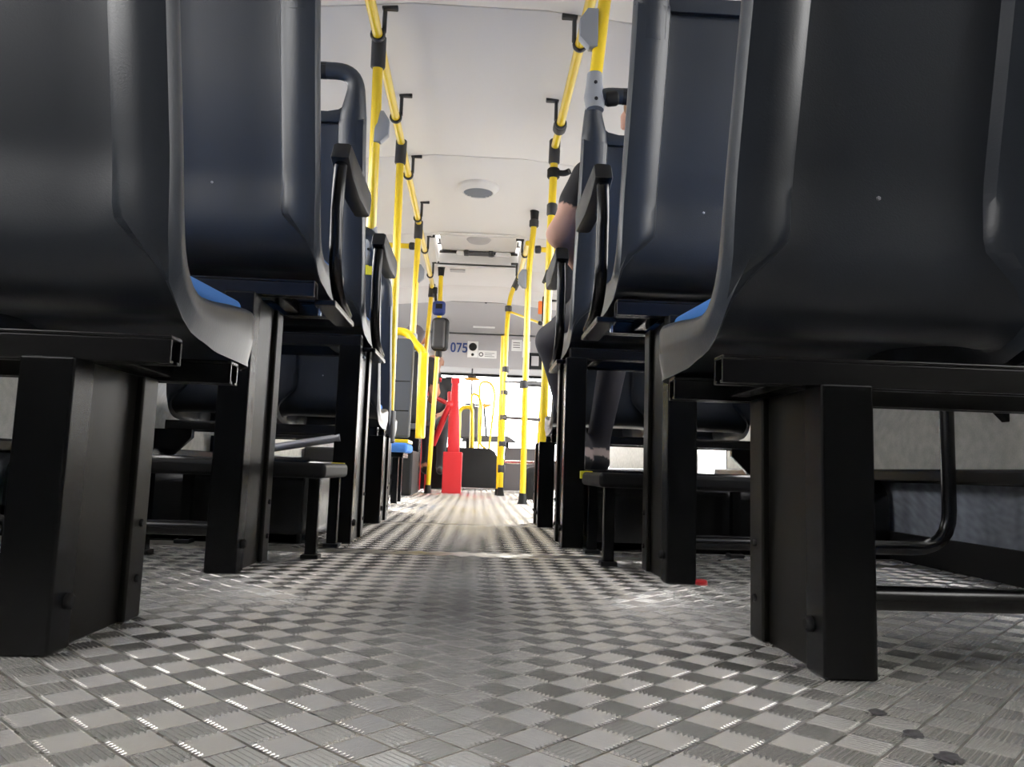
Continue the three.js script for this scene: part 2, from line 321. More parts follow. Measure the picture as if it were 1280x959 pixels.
// ------------------------------------------------------------------ double seats
// One moulded shell; origin on top of the rear frame rail, forward is -z.
const PROFILE = new THREE.CatmullRomCurve3([[0.375, 0.052], [0.370, 0.078], [0.335, 0.098], [0.24, 0.092], [0.12, 0.076], [0.055, 0.076], [0.016, 0.105], [-0.004, 0.16], [-0.024, 0.25], [-0.064, 0.42], [-0.115, 0.640], [-0.118, 0.652]].map(([f, y]) => V(0, y, -f)), false, 'centripetal');
function shellGeometry() {
  const n = 56, sec = [], sm = (a, b, x) => { const t = Math.max(0, Math.min(1, (x - a) / (b - a))); return t * t * (3 - 2 * t); };
  for (let i = 0; i <= n; i++) {
    const t = i / n, p = PROFILE.getPointAt(t), g = PROFILE.getTangentAt(t), nb = V(0, -g.z, g.y);   // sitting side is -nb
    if (nb.z < 0 && p.y > 0.12) nb.negate(); if (p.y <= 0.12 && nb.y > 0 && p.z < -0.05) nb.negate();
    const back = sm(0.075, 0.12, p.y) * (p.z > -0.08 ? 1 : 0), pan = 1 - sm(-0.16, -0.04, p.z), end = sm(0.638, 0.652, p.y);
    nb.lerp(V(0, -1, 0), pan).normalize();
    const W = 0.212 - 0.006 * sm(0.1, 0.6, p.y) - 0.03 * sm(0.29, 0.375, -p.z) ** 2;
    const wR = 0.012 + 0.068 * sm(0.085, 0.16, p.y) * back;
    const dC = (0.012 + 0.026 * (1 - pan) * (1 - sm(0.06, 0.24, p.y) * back) + 0.012 * pan) * (1 - 0.5 * end), dRpan = Math.max(0.01, p.y - 0.002);
    const dR = ((1 - pan) * (0.047 + 0.014 * (1 - sm(0.09, 0.22, p.y) * back)) + pan * dRpan) * (1 - 0.35 * end), e = 0.012;
    const ring = [];
    for (const k of [-1, -0.75, -0.4, 0, 0.4, 0.75, 1]) ring.push([k * (W - e), 0.008 * (1 - k * k) + (Math.abs(k) === 1 ? 0.002 : 0)]);
    for (const [x, d] of [[W - 0.004, 0.006], [W, 0.014 + 0 * dR], [W, Math.max(0.015, dR * 0.6)], [W - 0.006, dR * 0.92], [W - wR * 0.45, dR], [W - wR * 0.8, dR * 0.92], [W - wR, Math.max(dR * 0.7, dC)], [W - wR - 0.006, dC + 0.003], [W - wR - 0.03, dC]]) ring.push([x, d]);
    const half = ring.slice(7).reverse().map(([x, d]) => [-x, d]);
    ring.push([0.06, dC], [-0.06, dC], ...half);
    sec.push(ring.map(([x, d]) => V(x, p.y + nb.y * d, p.z + nb.z * d)));
  }
  const P = [], U = [], I = [], m = sec[0].length;
  sec.forEach((r, i) => { for (let k = 0; k <= m; k++) { const v = r[k % m]; P.push(v.x, v.y, v.z); U.push(v.x, i / n); } });
  for (let i = 0; i < n; i++) for (let k = 0; k < m; k++) { const a = i * (m + 1) + k, b = a + 1, c = a + m + 1, d = c + 1; I.push(a, c, b, b, c, d); }
  const g = new THREE.BufferGeometry(); g.setAttribute('position', new THREE.Float32BufferAttribute(P, 3)); g.setAttribute('uv', new THREE.Float32BufferAttribute(U, 2)); g.setIndex(I);
  const caps = [];
  for (const i of [0, n]) { const c = sec[i].reduce((s, v) => s.add(v), V(0, 0, 0)).divideScalar(m), cp = []; for (let k = 0; k < m; k++) { const a = sec[i][k], b = sec[i][(k + 1) % m]; cp.push(c.x, c.y, c.z, ...(i ? [b.x, b.y, b.z, a.x, a.y, a.z] : [a.x, a.y, a.z, b.x, b.y, b.z])); } const cg = new THREE.BufferGeometry(); cg.setAttribute('position', new THREE.Float32BufferAttribute(cp, 3)); cg.computeVertexNormals(); caps.push(clean(cg)); }
  g.computeVertexNormals();
  return mergeGeometries([toCreasedNormals(clean(g), 0.65), ...caps]);
}
const lean = (y) => (y < 0.25 ? 0.024 : 0.024 + (y - 0.25) * 0.2333);                                  // z of the back at a height
const handlePts = fillet([V(-0.166, 0.56, lean(0.56) + 0.024), V(-0.166, 0.60, lean(0.60) + 0.024), V(-0.166, 0.64, lean(0.64) + 0.024), V(-0.180, 0.772, lean(0.77) + 0.02), V(0.180, 0.772, lean(0.77) + 0.02), V(0.166, 0.64, lean(0.64) + 0.024), V(0.166, 0.60, lean(0.60) + 0.024), V(0.166, 0.56, lean(0.56) + 0.024)], 0.085, 9);
const atHandle = (a, b) => (q) => { const y = handlePts[Math.round(q * (handlePts.length - 1))].y, t = Math.max(0, Math.min(1, (y - 0.63) / 0.12)); return a + (b - a) * t * t * (3 - 2 * t); };
const G = {
  shell: shellGeometry(),
  handle: sweep(handlePts, atHandle(0.0405, 0.025), atHandle(0.0243, 0.021), 18, V(1, 0, 0)),
  grip: sweep([V(-0.085, 0.772, lean(0.77) + 0.02), V(-0.08, 0.772, lean(0.77) + 0.02), V(0.08, 0.772, lean(0.77) + 0.02), V(0.085, 0.772, lean(0.77) + 0.02)], 0.026, 0.022, 12),
  corner: toCreasedNormals(clean(slab([[-0.165, 0.634], [0.165, 0.634], [0.158, 0.70], [0.146, 0.678], [0.125, 0.663], [0.09, 0.656], [-0.09, 0.656], [-0.125, 0.663], [-0.146, 0.678], [-0.158, 0.70]], 0.024, frame([1, 0, 0], [0, 0.974, 0.227], [0, -0.227, 0.974], [0, 0.016, lean(0.61) - 0.1385 + 0.005]), 0.006)), 0.7),
  pad: (() => { const g = new RoundedBoxGeometry(0.36, 0.034, 0.29, 3, 0.015); g.rotateX(0.05); g.translate(0, 0.097, -0.205); return g; })(),
  backPad: (() => { const g = new RoundedBoxGeometry(0.33, 0.42, 0.03, 3, 0.014); g.rotateX(0.22); g.translate(0, 0.40, 0.040); return g; })(),
};
function makeSeat(o) {
  // o: side, z (rear rail), h (frame top), edge (aisle edge), ped (aisle side of the pedestal), arm, tube, wall
  const s = o.side, t = thing('double_seat', o.label, 'seat', [0, 0, -o.z], 'double bus seats on both banks');
  const X = (d) => s * (o.edge + d);                   // distance outwards from the aisle edge
  const bx = (a, b, ...r) => box(Math.min(a, b), Math.max(a, b), ...r);
  // pedestal: two posts with a recessed web between them
  const p0 = s * o.ped, p1 = s * (o.ped + 0.066), ped = new THREE.Group(); ped.name = 'pedestal'; t.add(ped);
  part('post', bx(p0, p1, 0.001, o.h - 0.035, 0.04, -0.012, 0.004, 2), mat.black, ped);
  part('post', bx(p0, p1, 0.001, o.h - 0.035, -0.158, -0.21, 0.004, 2), mat.channel, ped);
  part('web_panel', bx(p0 + s * 0.010, p1 - s * 0.012, 0.001, o.h - 0.035, -0.006, -0.164, 0.002), mat.channel, ped);
  for (const g of [bolt(V(p0, 0.06, 0.005), V(-s, 0, 0), 0.010), bolt(V(p0, 0.06, -0.185), V(-s, 0, 0), 0.006), bolt(V(p0, 0.14, -0.185), V(-s, 0, 0), 0.006)]) part('foot_bolt', g, mat.rubber, ped);
  // frame rails, open channels with visible ends
  for (const z of [0, -0.235]) {
    const rl = part('rail', [bx(X(0.004), X(0.86), o.h - 0.006, o.h, z + 0.018, z - 0.018, 0.002), bx(X(0.004), X(0.86), o.h - 0.036, o.h - 0.006, z + 0.018, z + 0.013, 0.001), bx(X(0.004), X(0.86), o.h - 0.036, o.h - 0.006, z - 0.013, z - 0.018, 0.001), bx(X(0.004), X(0.86), o.h - 0.036, o.h - 0.032, z + 0.013, z + 0.006, 0.001), bx(X(0.004), X(0.86), o.h - 0.036, o.h - 0.032, z - 0.006, z - 0.013, 0.001)], mat.gloss, t);
    rl.userData.label = 'black open channel rail under the shells';
  }
  for (const q of [0.09, 0.72]) part('cross_member', bx(X(q), X(q + 0.03), o.h - 0.03, o.h - 0.002, -0.018, -0.217, 0.002), mat.gloss, t);
  for (const c of [0.213, 0.648]) {
    const sh = part('shell', G.shell, mat.shell, t); sh.position.set(X(c), o.h + 0.001, 0);
    part('seat_cushion', G.pad, mat.cushion, sh); part('back_cushion', G.backPad, mat.cushion, sh);
    part('handle', [G.handle, G.corner], mat.shell, sh); part('grip', G.grip, mat.rubber, sh);
    part('screw', bolt(V(-0.02, 0.20, 0.046), V(0, 0, 1), 0.003), mat.grey, sh);
  }
  if (o.arm) {
    const a = new THREE.Group(); a.name = 'armrest'; t.add(a);
    const xa = X(-0.026), y = o.h + 0.315;
    part('arm_post', sweep(fillet([V(xa, o.h - 0.03, -0.22), V(xa, o.h - 0.012, -0.10), V(xa, o.h + 0.05, -0.035), V(xa, y - 0.09, -0.022), V(xa, y, -0.045), V(xa, y, -0.12)], 0.06, 5), 0.015, 0.012, 10, V(1, 0, 0)), mat.gloss, a);
    part('arm_pad', toCreasedNormals(clean(slab([[0.03, y - 0.012], [0.05, y + 0.018], [0.36, y + 0.022], [0.375, y + 0.01], [0.365, y - 0.03], [0.20, y - 0.04], [0.09, y - 0.03]], 0.046, SIDE(xa - 0.023), 0.01)), 0.7), mat.rubber, a);
    part('foot_plate', bx(xa - s * 0.012, xa + s * 0.035, o.h - 0.05, o.h - 0.036, -0.01, -0.27, 0.003), mat.gloss, a);
    part('nut', [bolt(V(xa + s * 0.03, o.h - 0.04, -0.05), V(0, -1, 0), 0.010), rod(V(xa + s * 0.03, o.h - 0.045, -0.05), V(xa + s * 0.03, o.h - 0.066, -0.05), 0.005)], mat.steel, a);
  }
  if (o.tube) part('floor_tube', pipe([V(s * (o.ped + 0.06), 0.085, -0.05), V(s * 1.11, 0.085, -0.05), V(s * 1.11, o.h - 0.03, -0.05)], 0.016, 0.09), mat.gloss, t);
  const xw = s < 0 ? XL : XR;
  part('wall_bracket', [slab(s > 0 ? [[0, 0], [0, 0.20], [-0.17, 0.20], [-0.17, 0.17]] : [[0, 0], [0.17, 0.17], [0.17, 0.20], [0, 0.20]], 0.03, frame([1, 0, 0], [0, 1, 0], [0, 0, 1], [xw, o.h - 0.235, -0.13]), 0.003), bx(xw - s * 0.17, X(0.855), o.h - 0.035, o.h - 0.005, -0.10, -0.13, 0.002)], mat.black, t);
  return t;
}
const right = [
  { z: 0.96, h: 0.39, edge: 0.30, ped: 0.42, tube: 1, label: 'low dark grey double seat with blue cushion, two rows behind the passenger in black' },
  { z: 1.72, h: 0.63, edge: 0.302, ped: 0.42, arm: 1, tube: 1, label: 'raised dark grey double seat with armrest, directly behind the passenger in black' },
  { z: 2.43, h: 0.63, edge: 0.283, ped: 0.272, arm: 1, label: 'raised dark grey double seat with armrest, carrying the passenger in black' },
  { z: 3.26, h: 0.39, edge: 0.31, ped: 0.262, label: 'low dark grey double seat directly before the knees of the passenger in black' },
].map((o) => makeSeat({ side: 1, ...o }));
const left = [
  { z: 0.985, h: 0.39, edge: 0.382, ped: 0.49, tube: 1, label: 'low dark grey double seat across the aisle from the passenger, hindmost on its bank' },
  { z: 1.69, h: 0.635, edge: 0.365, ped: 0.49, arm: 1, tube: 1, label: 'raised dark grey double seat with armrest, just behind the slanted silver bar' },
  { z: 2.38, h: 0.635, edge: 0.365, ped: 0.365, arm: 1, label: 'raised dark grey double seat braced by a slanted silver bar' },
  { z: 3.19, h: 0.39, edge: 0.405, ped: 0.38, label: 'low dark grey double seat with yellow sticker and a pole socketed to its back' },
  { z: 3.93, h: 0.39, edge: 0.44, ped: 0.455, label: 'low dark grey double seat with a yellow pole clamped to its frame' },
].map((o) => makeSeat({ side: -1, ...o }));
{
  const b = part('brace_bar', sweep([at(334, 561, 2.36), at(380, 554, 2.36), at(418, 548.5, 2.35), at(426, 547, 2.345)].map((v) => v.add(V(0, 0, 2.38))), 0.0125, 0.014, 12), mat.bar, left[2]);
  b.userData.label = 'slanted silver bar';
  part('sticker', box(-0.475, -0.44, 0.99, 1.03, 0.158, 0.162, 0.001), mat.sticker, left[3]).userData.label = 'yellow sticker';
}

// foot steps for the raised seats
for (const [x0, x1, z0, z1, yl, lab] of [[0.315, 0.80, -1.955, -2.295, 0.325, 'black metal foot step with yellow tag, before the seat behind the passenger'], [-0.84, -0.37, -1.925, -2.26, -0.40, 'black metal foot step with yellow tag, beside the slanted silver bar']]) {
  const t = thing('foot_step', lab, 'foot step');
  part('step_plate', box(x0, x1, 0.198, 0.236, z0, z1, 0.012, 3), mat.rubber, t);
  for (const x of [x0 + 0.03, x1 - 0.03]) for (const z of [z0 - 0.03, z1 + 0.03]) {
    const l = part('leg', box(x - 0.014, x + 0.014, 0.008, 0.2, z - 0.012, z + 0.012, 0.003), mat.black, t);
    part('foot', box(x - 0.022, x + 0.022, 0.001, 0.012, z - 0.022, z + 0.022, 0.003), mat.rubber, l);
  }
  part('edge_tag', box(yl - 0.015, yl + 0.02, 0.216, 0.2385, z1 + 0.02, z1 - 0.003, 0.001), mat.sticker, t).userData.label = 'yellow edge tag';
}

// litter on the tread plate
{
  const c = onY(876, 727, 0.008), g = new THREE.LatheGeometry([[0, 0.011], [0.011, 0.011], [0.014, 0.008], [0.0145, 0.001], [0, 0.001]].map((p) => new THREE.Vector2(...p)), 18); g.translate(c.x, 0.001, c.z);
  solo('bottle_cap', g, mat.red, 'small red bottle cap lying on the floor beside a seat pedestal', 'bottle cap');
  for (const [x, y, r] of [[1097, 891, 0.008], [1142, 918, 0.009], [1186, 949, 0.011], [1000, 832, 0.006]]) {
    const p = onY(x, y, 0.002), q = new THREE.IcosahedronGeometry(r, 2), a = q.attributes.position;
    for (let i = 0; i < a.count; i++) { const k = 1 + 0.45 * perlin.noise(a.getX(i) * 260, a.getY(i) * 260, a.getZ(i) * 260 + x); a.setXYZ(i, a.getX(i) * k, a.getY(i) * k * 0.35, a.getZ(i) * k); }
    q.translate(p.x, 0.0022, p.z); q.computeVertexNormals();
    solo('dirt_clump', q, mat.dashGrey, 'dark crumb of dirt on the tread plate beside the low seat pedestal', 'dirt', 'crumbs of dirt on the floor');
  }
}

// ------------------------------------------------------------------ grab rails and poles
const RAILY = 1.92, TUBE = 0.0205;
const railX = (z) => -0.452 + 0.005 * (z + 2.9), RR = 0.348;            // the rail opposite the passenger drifts outwards a little
function bracket(parent, x, z, inward, y = RAILY) {
  const b = new THREE.Group(); b.name = 'bracket'; parent.add(b);
  part('stem', [sweep([V(x + inward * 0.024, y + 0.012, z), V(x + inward * 0.024, 2.035, z)], 0.009, 0.013, 8), box(Math.min(x + inward * 0.012, x + inward * 0.075), Math.max(x + inward * 0.012, x + inward * 0.075), 2.026, 2.046, z - 0.012, z + 0.012, 0.004)], mat.sleeve, b);
  const r = new THREE.TorusGeometry(TUBE + 0.004, 0.006, 8, 18); r.scale(1, 1, 2); r.translate(x, y, z); part('ring', r, mat.sleeve, b);
}
{
  const t = thing('ceiling_handrail', 'long yellow ceiling handrail above the seats opposite the passenger', 'handrail');
  part('rail', pipe([V(railX(0.6), RAILY, 0.6), V(railX(-6.98), RAILY, -6.98), V(railX(-7), RAILY - 0.03, -7.05)], TUBE, 0.05), mat.yellow, t);
  for (const z of [-0.72, -1.44, -2.16, -2.88, -3.6, -4.34, -5.12, -5.9, -6.68]) bracket(t, railX(z), z, 1);
}
{
  const t = thing('ceiling_handrail', 'yellow ceiling handrail above the passenger, ending in a grey collar', 'handrail');
  part('rail', pipe([V(RR, RAILY, 0.6), V(RR, RAILY, -3.84)], TUBE, 0.05), mat.yellow, t);
  for (const z of [-0.72, -1.44, -2.16, -2.87, -3.57]) bracket(t, RR, z, -1);
}
const R3 = [onY(660, 304, RAILY), onY(648, 350, RAILY)];
{
  const t = thing('ceiling_handrail', 'short yellow ceiling handrail beside the roof hatch', 'handrail');
  part('rail', pipe(R3, TUBE), mat.yellow, t);
  for (const z of [-5.89, -6.62]) bracket(t, R3[0].x + (R3[1].x - R3[0].x) * (z - R3[0].z) / (R3[1].z - R3[0].z), z, -1);
}
// grey stop button on a pole: c is its centre, n points sideways from the pole
function stopButton(parent, c, s, size = 0.12) {
  const h = size / 2;
  const b = part('stop_button', toCreasedNormals(clean(slab([[0.010, -h], [0.03, -h], [0.058, -h * 0.5], [0.058, h * 0.45], [0.036, h], [0.010, h]], 0.036, frame([s, 0, 0], [0, 1, 0], [0, 0, s], [c.x, c.y, c.z - s * 0.018]), 0.005)), 0.5), mat.grey, parent);
  b.userData.label = 'grey stop button housing'; return b;
}
function pole(label, pts, o = {}) {
  const t = thing('grab_pole', label, 'pole');
  part('tube', pipe(pts, o.r ?? TUBE, o.fr ?? 0.12), mat.yellow, t);
  const top = pts[0], low = pts[pts.length - 1];
  if (o.top) part('top_collar', sleeve(top.clone().add(V(0, 0.03, 0)), top.clone().lerp(pts[1], Math.min(0.9, 0.10 / top.distanceTo(pts[1]))), TUBE + 0.009), mat.sleeve, t);
  if (o.cap) part('ceiling_socket', [sweep([V(top.x, 2.047, top.z), V(top.x, 2.03, top.z), V(top.x, 1.96, top.z)], (q) => 0.036 - 0.010 * q, (q) => 0.036 - 0.010 * q, 16)], mat.rubber, t);
  if (o.foot) part('floor_socket', [sweep([V(low.x, 0.001, low.z), V(low.x, 0.02, low.z), V(low.x, 0.075, low.z)], (q) => 0.036 - 0.011 * q, (q) => 0.036 - 0.011 * q, 16)], mat.rubber, t);
  if (o.button) stopButton(t, o.button, o.bs ?? 1);
  return t;
}
// grey plastic joint where a pole meets the corner of a seat back
function seatJoint(t, a, b, s) {
  part('seat_joint', [sweep([a.clone().add(V(0, 0.04, 0)), a, a.clone().lerp(b, 0.5), b], (q) => [0.024, 0.027, 0.034, 0.028][Math.round(q * 3)], (q) => [0.024, 0.026, 0.028, 0.026][Math.round(q * 3)], 14)], mat.grey, t).userData.label = 'grey plastic joint';
  part('screw', [bolt(a.clone().add(V(0, 0, 0.027)), V(0, 0, 1), 0.006), bolt(a.clone().lerp(b, 0.7).add(V(0, 0, 0.031)), V(0, 0, 1), 0.006)], mat.rubber, t);
}
{ // pole A: rail to the back of the fourth seat
  const top = V(railX(-2.92), RAILY - 0.012, -2.92), low = at(463.5, 296, 3.04);
  const t = pole('yellow grab pole rising from the seat back with the yellow sticker', [top, low], { top: 1, button: at(467, 159, 2.97), bs: 1 });
  seatJoint(t, low, at(461, 322, 3.05), -1);
}
{ // pole B: rail to the frame of the fifth seat
  const top = V(railX(-3.9), RAILY - 0.012, -3.9), low = at(487, 528, 3.96);
  const t = pole('long yellow grab pole clamped to a low seat frame', [top, at(499.5, 215, 3.91), low], { top: 1 });
  part('frame_clamp', [sleeve(low.clone().add(V(0, 0.06, 0)), V(low.x, 0.355, low.z), 0.030), box(low.x - 0.05, low.x, 0.356, 0.385, low.z - 0.02, low.z + 0.02)], mat.sleeve, t);
}
{ // pole C: rail to the yellow seat
  const top = V(railX(-5.23), RAILY - 0.012, -5.23), low = at(515.5, 428, 5.26);
  const t = pole('yellow grab pole standing on the frame of the yellow edged seat', [top, low], { top: 1, button: at(519, 342, 5.25), bs: 1 });
  part('seat_joint', sleeve(low.clone().add(V(0, 0.06, 0)), low.clone().add(V(0, -0.06, 0)), 0.033), mat.grey, t);
}
{ // bar from pole C to the wall
  const t = thing('cross_bar', 'yellow cross bar from the wall to a grab pole with a stop button', 'bar');
  part('tube', rod(V(XL, at(505, 306, 5.28).y, -5.28), at(516, 308, 5.27), 0.0185), mat.yellow, t);
  part('end_sleeve', sleeve(at(512, 307.5, 5.27), at(518, 308, 5.265), 0.027), mat.sleeve, t);
}
{ // pole D: end of the rail, down to the collector's barrier
  const top = V(railX(-7.05), RAILY - 0.02, -7.05), low = at(530, 460, 7.05);
  const t = pole('yellow grab pole hanging from the handrail end, beside the fare box', [top, low], { top: 1 });
  part('clip', sleeve(low.clone().add(V(0, 0.14, 0)), low.clone().add(V(0, 0.08, 0)), 0.03), mat.sleeve, t);
}
const E0 = at(551.5, 340, 6.86), E1 = at(547, 440, 6.84), E2 = at(534.5, 614, 6.82);
{
  pole('yellow floor to ceiling pole carrying the fare box', [V(E0.x, 2.0, -6.86), at(550, 375, 6.86), E1, V(E2.x, 0.02, -6.82)], { cap: 1, foot: 1, fr: 0.3 });
  const f = thing('fare_box', 'dark grey rounded fare validator box on a yellow pole', 'fare box');
  const c = at(550.5, 419, 6.78), g = new RoundedBoxGeometry(0.155, 0.30, 0.10, 4, 0.045); g.translate(c.x, c.y, c.z + 0.03); part('housing', g, mat.rubber, f);
  const g2 = new RoundedBoxGeometry(0.115, 0.27, 0.06, 4, 0.028); g2.translate(c.x - 0.012, c.y, c.z + 0.065); part('cover', g2, mat.sleeve, f);
  part('clamp', sleeve(V(c.x - 0.01, c.y - 0.135, -6.83), V(c.x - 0.012, c.y - 0.19, -6.83), 0.03), mat.rubber, f);
  const d = at(549, 386, 6.78), k = thing('card_reader', 'small navy blue card reader above the fare box', 'card reader');
  const g3 = new RoundedBoxGeometry(0.115, 0.13, 0.07, 4, 0.03); g3.translate(d.x, d.y, d.z + 0.02); part('housing', g3, mat.navy, k);
  part('screen', box(d.x - 0.03, d.x + 0.03, d.y - 0.01, d.y + 0.035, d.z + 0.05, d.z + 0.0565, 0.002), mat.gloss, k);
  part('bracket', [rod(V(d.x - 0.03, d.y + 0.04, d.z), V(d.x - 0.045, d.y + 0.18, d.z - 0.03), 0.012), sleeve(V(d.x - 0.045, d.y + 0.14, d.z - 0.03), V(d.x - 0.045, d.y + 0.20, d.z - 0.03), 0.02)], mat.rubber, k);
}
{ // pole from the back of the passenger's seat
  const low = at(743, 108, 2.27), q = at(756, 0, 2.30), top = low.clone().lerp(q, (RAILY - 0.02 - low.y) / (q.y - low.y));
  const t = pole('yellow grab pole rising from the back of the passenger seat', [top, low], { top: 1, button: at(749, 38, 2.28), bs: -1 });
  seatJoint(t, low, at(743.5, 138, 2.26), 1);
  part('grip_socket', sleeve(at(757, 124, 2.26), at(772, 122.5, 2.26), 0.024), mat.rubber, t);
}
{ // pole at the end of the passenger-side rail
  const t = pole('yellow grab pole with black arm clamp, hanging from the rail end by the passenger', [V(RR, RAILY + 0.01, -3.85), at(690, 255, 3.86), at(684, 392, 3.88), V(at(684, 392, 3.9).x, 0.02, -3.9)], { top: 1, foot: 1 });
  part('side_clamp', [sleeve(at(692, 211, 3.86), at(691.6, 223, 3.86), 0.033), pipe([at(695, 216, 3.85), at(706, 217, 3.83), at(712, 214, 3.81)], 0.016, 0.02)], mat.rubber, t);
  part('collar', sleeve(at(690.3, 255, 3.86), at(689.8, 270, 3.86), 0.028), mat.sleeve, t);
  part('grip_cone', sweep([at(687.5, 338, 3.86), at(687, 346, 3.86), at(686, 354, 3.86)], (q) => 0.02 + 0.016 * q, (q) => 0.02 + 0.016 * q, 14), mat.rubber, t);
  part('rail_collar', sleeve(V(RR, RAILY, -3.58), V(RR, RAILY, -3.64), 0.033), mat.sleeve, t);
}
{ // bent pole beside the door, and its neighbour
  const t = pole('bent yellow floor to ceiling pole with grey stop button, beside the cross bar', [V(at(668.5, 262, 5.2).x, 2.02, -5.2), at(667, 288, 5.2), at(662, 326, 5.21), at(659.5, 372, 5.22), V(at(653, 628, 5.3).x, 0.02, -5.3)], { cap: 1, foot: 1, fr: 0.12, button: at(659, 349, 5.2), bs: -1 });
  part('collar', sleeve(at(667.8, 275, 5.2), at(667.3, 284, 5.2), 0.033), mat.sleeve, t);
  part('gate_clamp', [sleeve(at(655.2, 476, 5.26), at(655, 485.5, 5.26), 0.033), pipe([at(657, 480, 5.25), at(668, 480, 5.3), at(678, 481, 5.35)], 0.02, 0.02)], mat.sleeve, t);
}
{
  const t = thing('cross_bar', 'yellow cross bar from the bent pole across to the door side', 'bar');
  part('tube', rod(at(672, 312, 5.22), V(XR, at(700, 313, 5.25).y, -5.27), 0.0185), mat.yellow, t);
  part('end_sleeve', sleeve(at(669, 312, 5.22), at(676, 312, 5.222), 0.028), mat.sleeve, t);
}
{
  const t = pole('bent yellow pole with several clamps beside the dark engine box', [R3[1], at(639, 366, 6.82), at(634.5, 392, 6.8), at(630.5, 480, 6.78), V(at(625.5, 618, 6.78).x, 0.02, -6.78)], { foot: 1, fr: 0.12 });
  part('collar', sleeve(R3[1].clone().lerp(R3[0], 0.03), at(642.5, 361, 6.81), 0.03), mat.sleeve, t);
  for (const [y, h] of [[386, 3.5], [462, 3.5], [491, 3], [522, 3.4], [555, 3.5], [586, 5]]) part('collar', sleeve(at(635.6 - (y - 385) * 0.0435, y - h, 6.79), at(635.4 - (y - 385) * 0.0435, y + h, 6.79), 0.032), mat.sleeve, t);
  const u = pole('second yellow pole standing close behind the bent pole by the engine box', [at(629, 420, 6.95), at(622.5, 612, 6.95)], { foot: 0 });
  part('floor_socket', sleeve(at(622.6, 611, 6.95), V(at(622.5, 612, 6.95).x, 0.001, -6.95), 0.03), mat.rubber, u);
  const g = thing('guard_rail', 'dark guard rail bars joining the two yellow door poles', 'guard rail');
  part('bar', rod(at(632, 477.3, 6.65), at(655, 478, 5.3), 0.009), mat.sleeve, g); part('bar', rod(at(630, 522, 6.65), at(676, 525, 5.3), 0.011), mat.sleeve, g);
  part('bar', rod(at(632, 577.5, 6.6), at(672, 579, 5.9), 0.014), mat.steel, g).userData.label = 'silver bar';
  const y = thing('door_rail', 'slim yellow upright rail before the passenger knees', 'rail');
  part('tube', pipe([at(679.5, 482, 5.7), at(677, 520, 5.7), at(672, 590, 5.7), V(at(672, 590, 5.7).x, 0.02, -5.7)], 0.022, 0.1), mat.yellow, y);
  part('floor_socket', sleeve(V(at(672, 590, 5.7).x, 0.05, -5.7), V(at(672, 590, 5.7).x, 0.001, -5.7), 0.032), mat.rubber, y);
  const b = thing('sloping_bar', 'thin yellow bar sloping from the bent pole towards the front', 'bar');
  part('tube', rod(at(638, 390, 6.8), at(675, 404, 6.3), 0.011), mat.yellow, b); part('end_clip', sleeve(at(674, 403.6, 6.31), at(676.5, 404.6, 6.29), 0.018), mat.rubber, b);
}

// ------------------------------------------------------------------ ceiling fittings
{
  const c = onY(598, 237, 2.03); const t = thing('ceiling_vent', 'round white ceiling vent with grey grille', 'vent', [c.x, 2.05, c.z]);
  const pr = [[0.136, 0], [0.135, -0.012], [0.128, -0.022], [0.114, -0.032], [0.102, -0.044], [0.096, -0.046], [0.094, -0.040], [0.094, -0.004]].map((p) => new THREE.Vector2(...p));
  part('rim', new THREE.LatheGeometry(pr, 48), mat.ceiling, t);
  const back = new THREE.CylinderGeometry(0.095, 0.095, 0.004, 40); back.translate(0, -0.024, 0); part('back_plate', back, mat.dashGrey, t);
  for (let i = -4; i <= 4; i++) { const L = Math.sqrt(0.093 ** 2 - (i * 0.020) ** 2); const s = box(-L, L, -0.006, 0.004, -0.002, 0.002, 0.001); s.rotateX(0.6); s.translate(0, -0.038, i * 0.020); part('slat', s, mat.grey, t); }
}
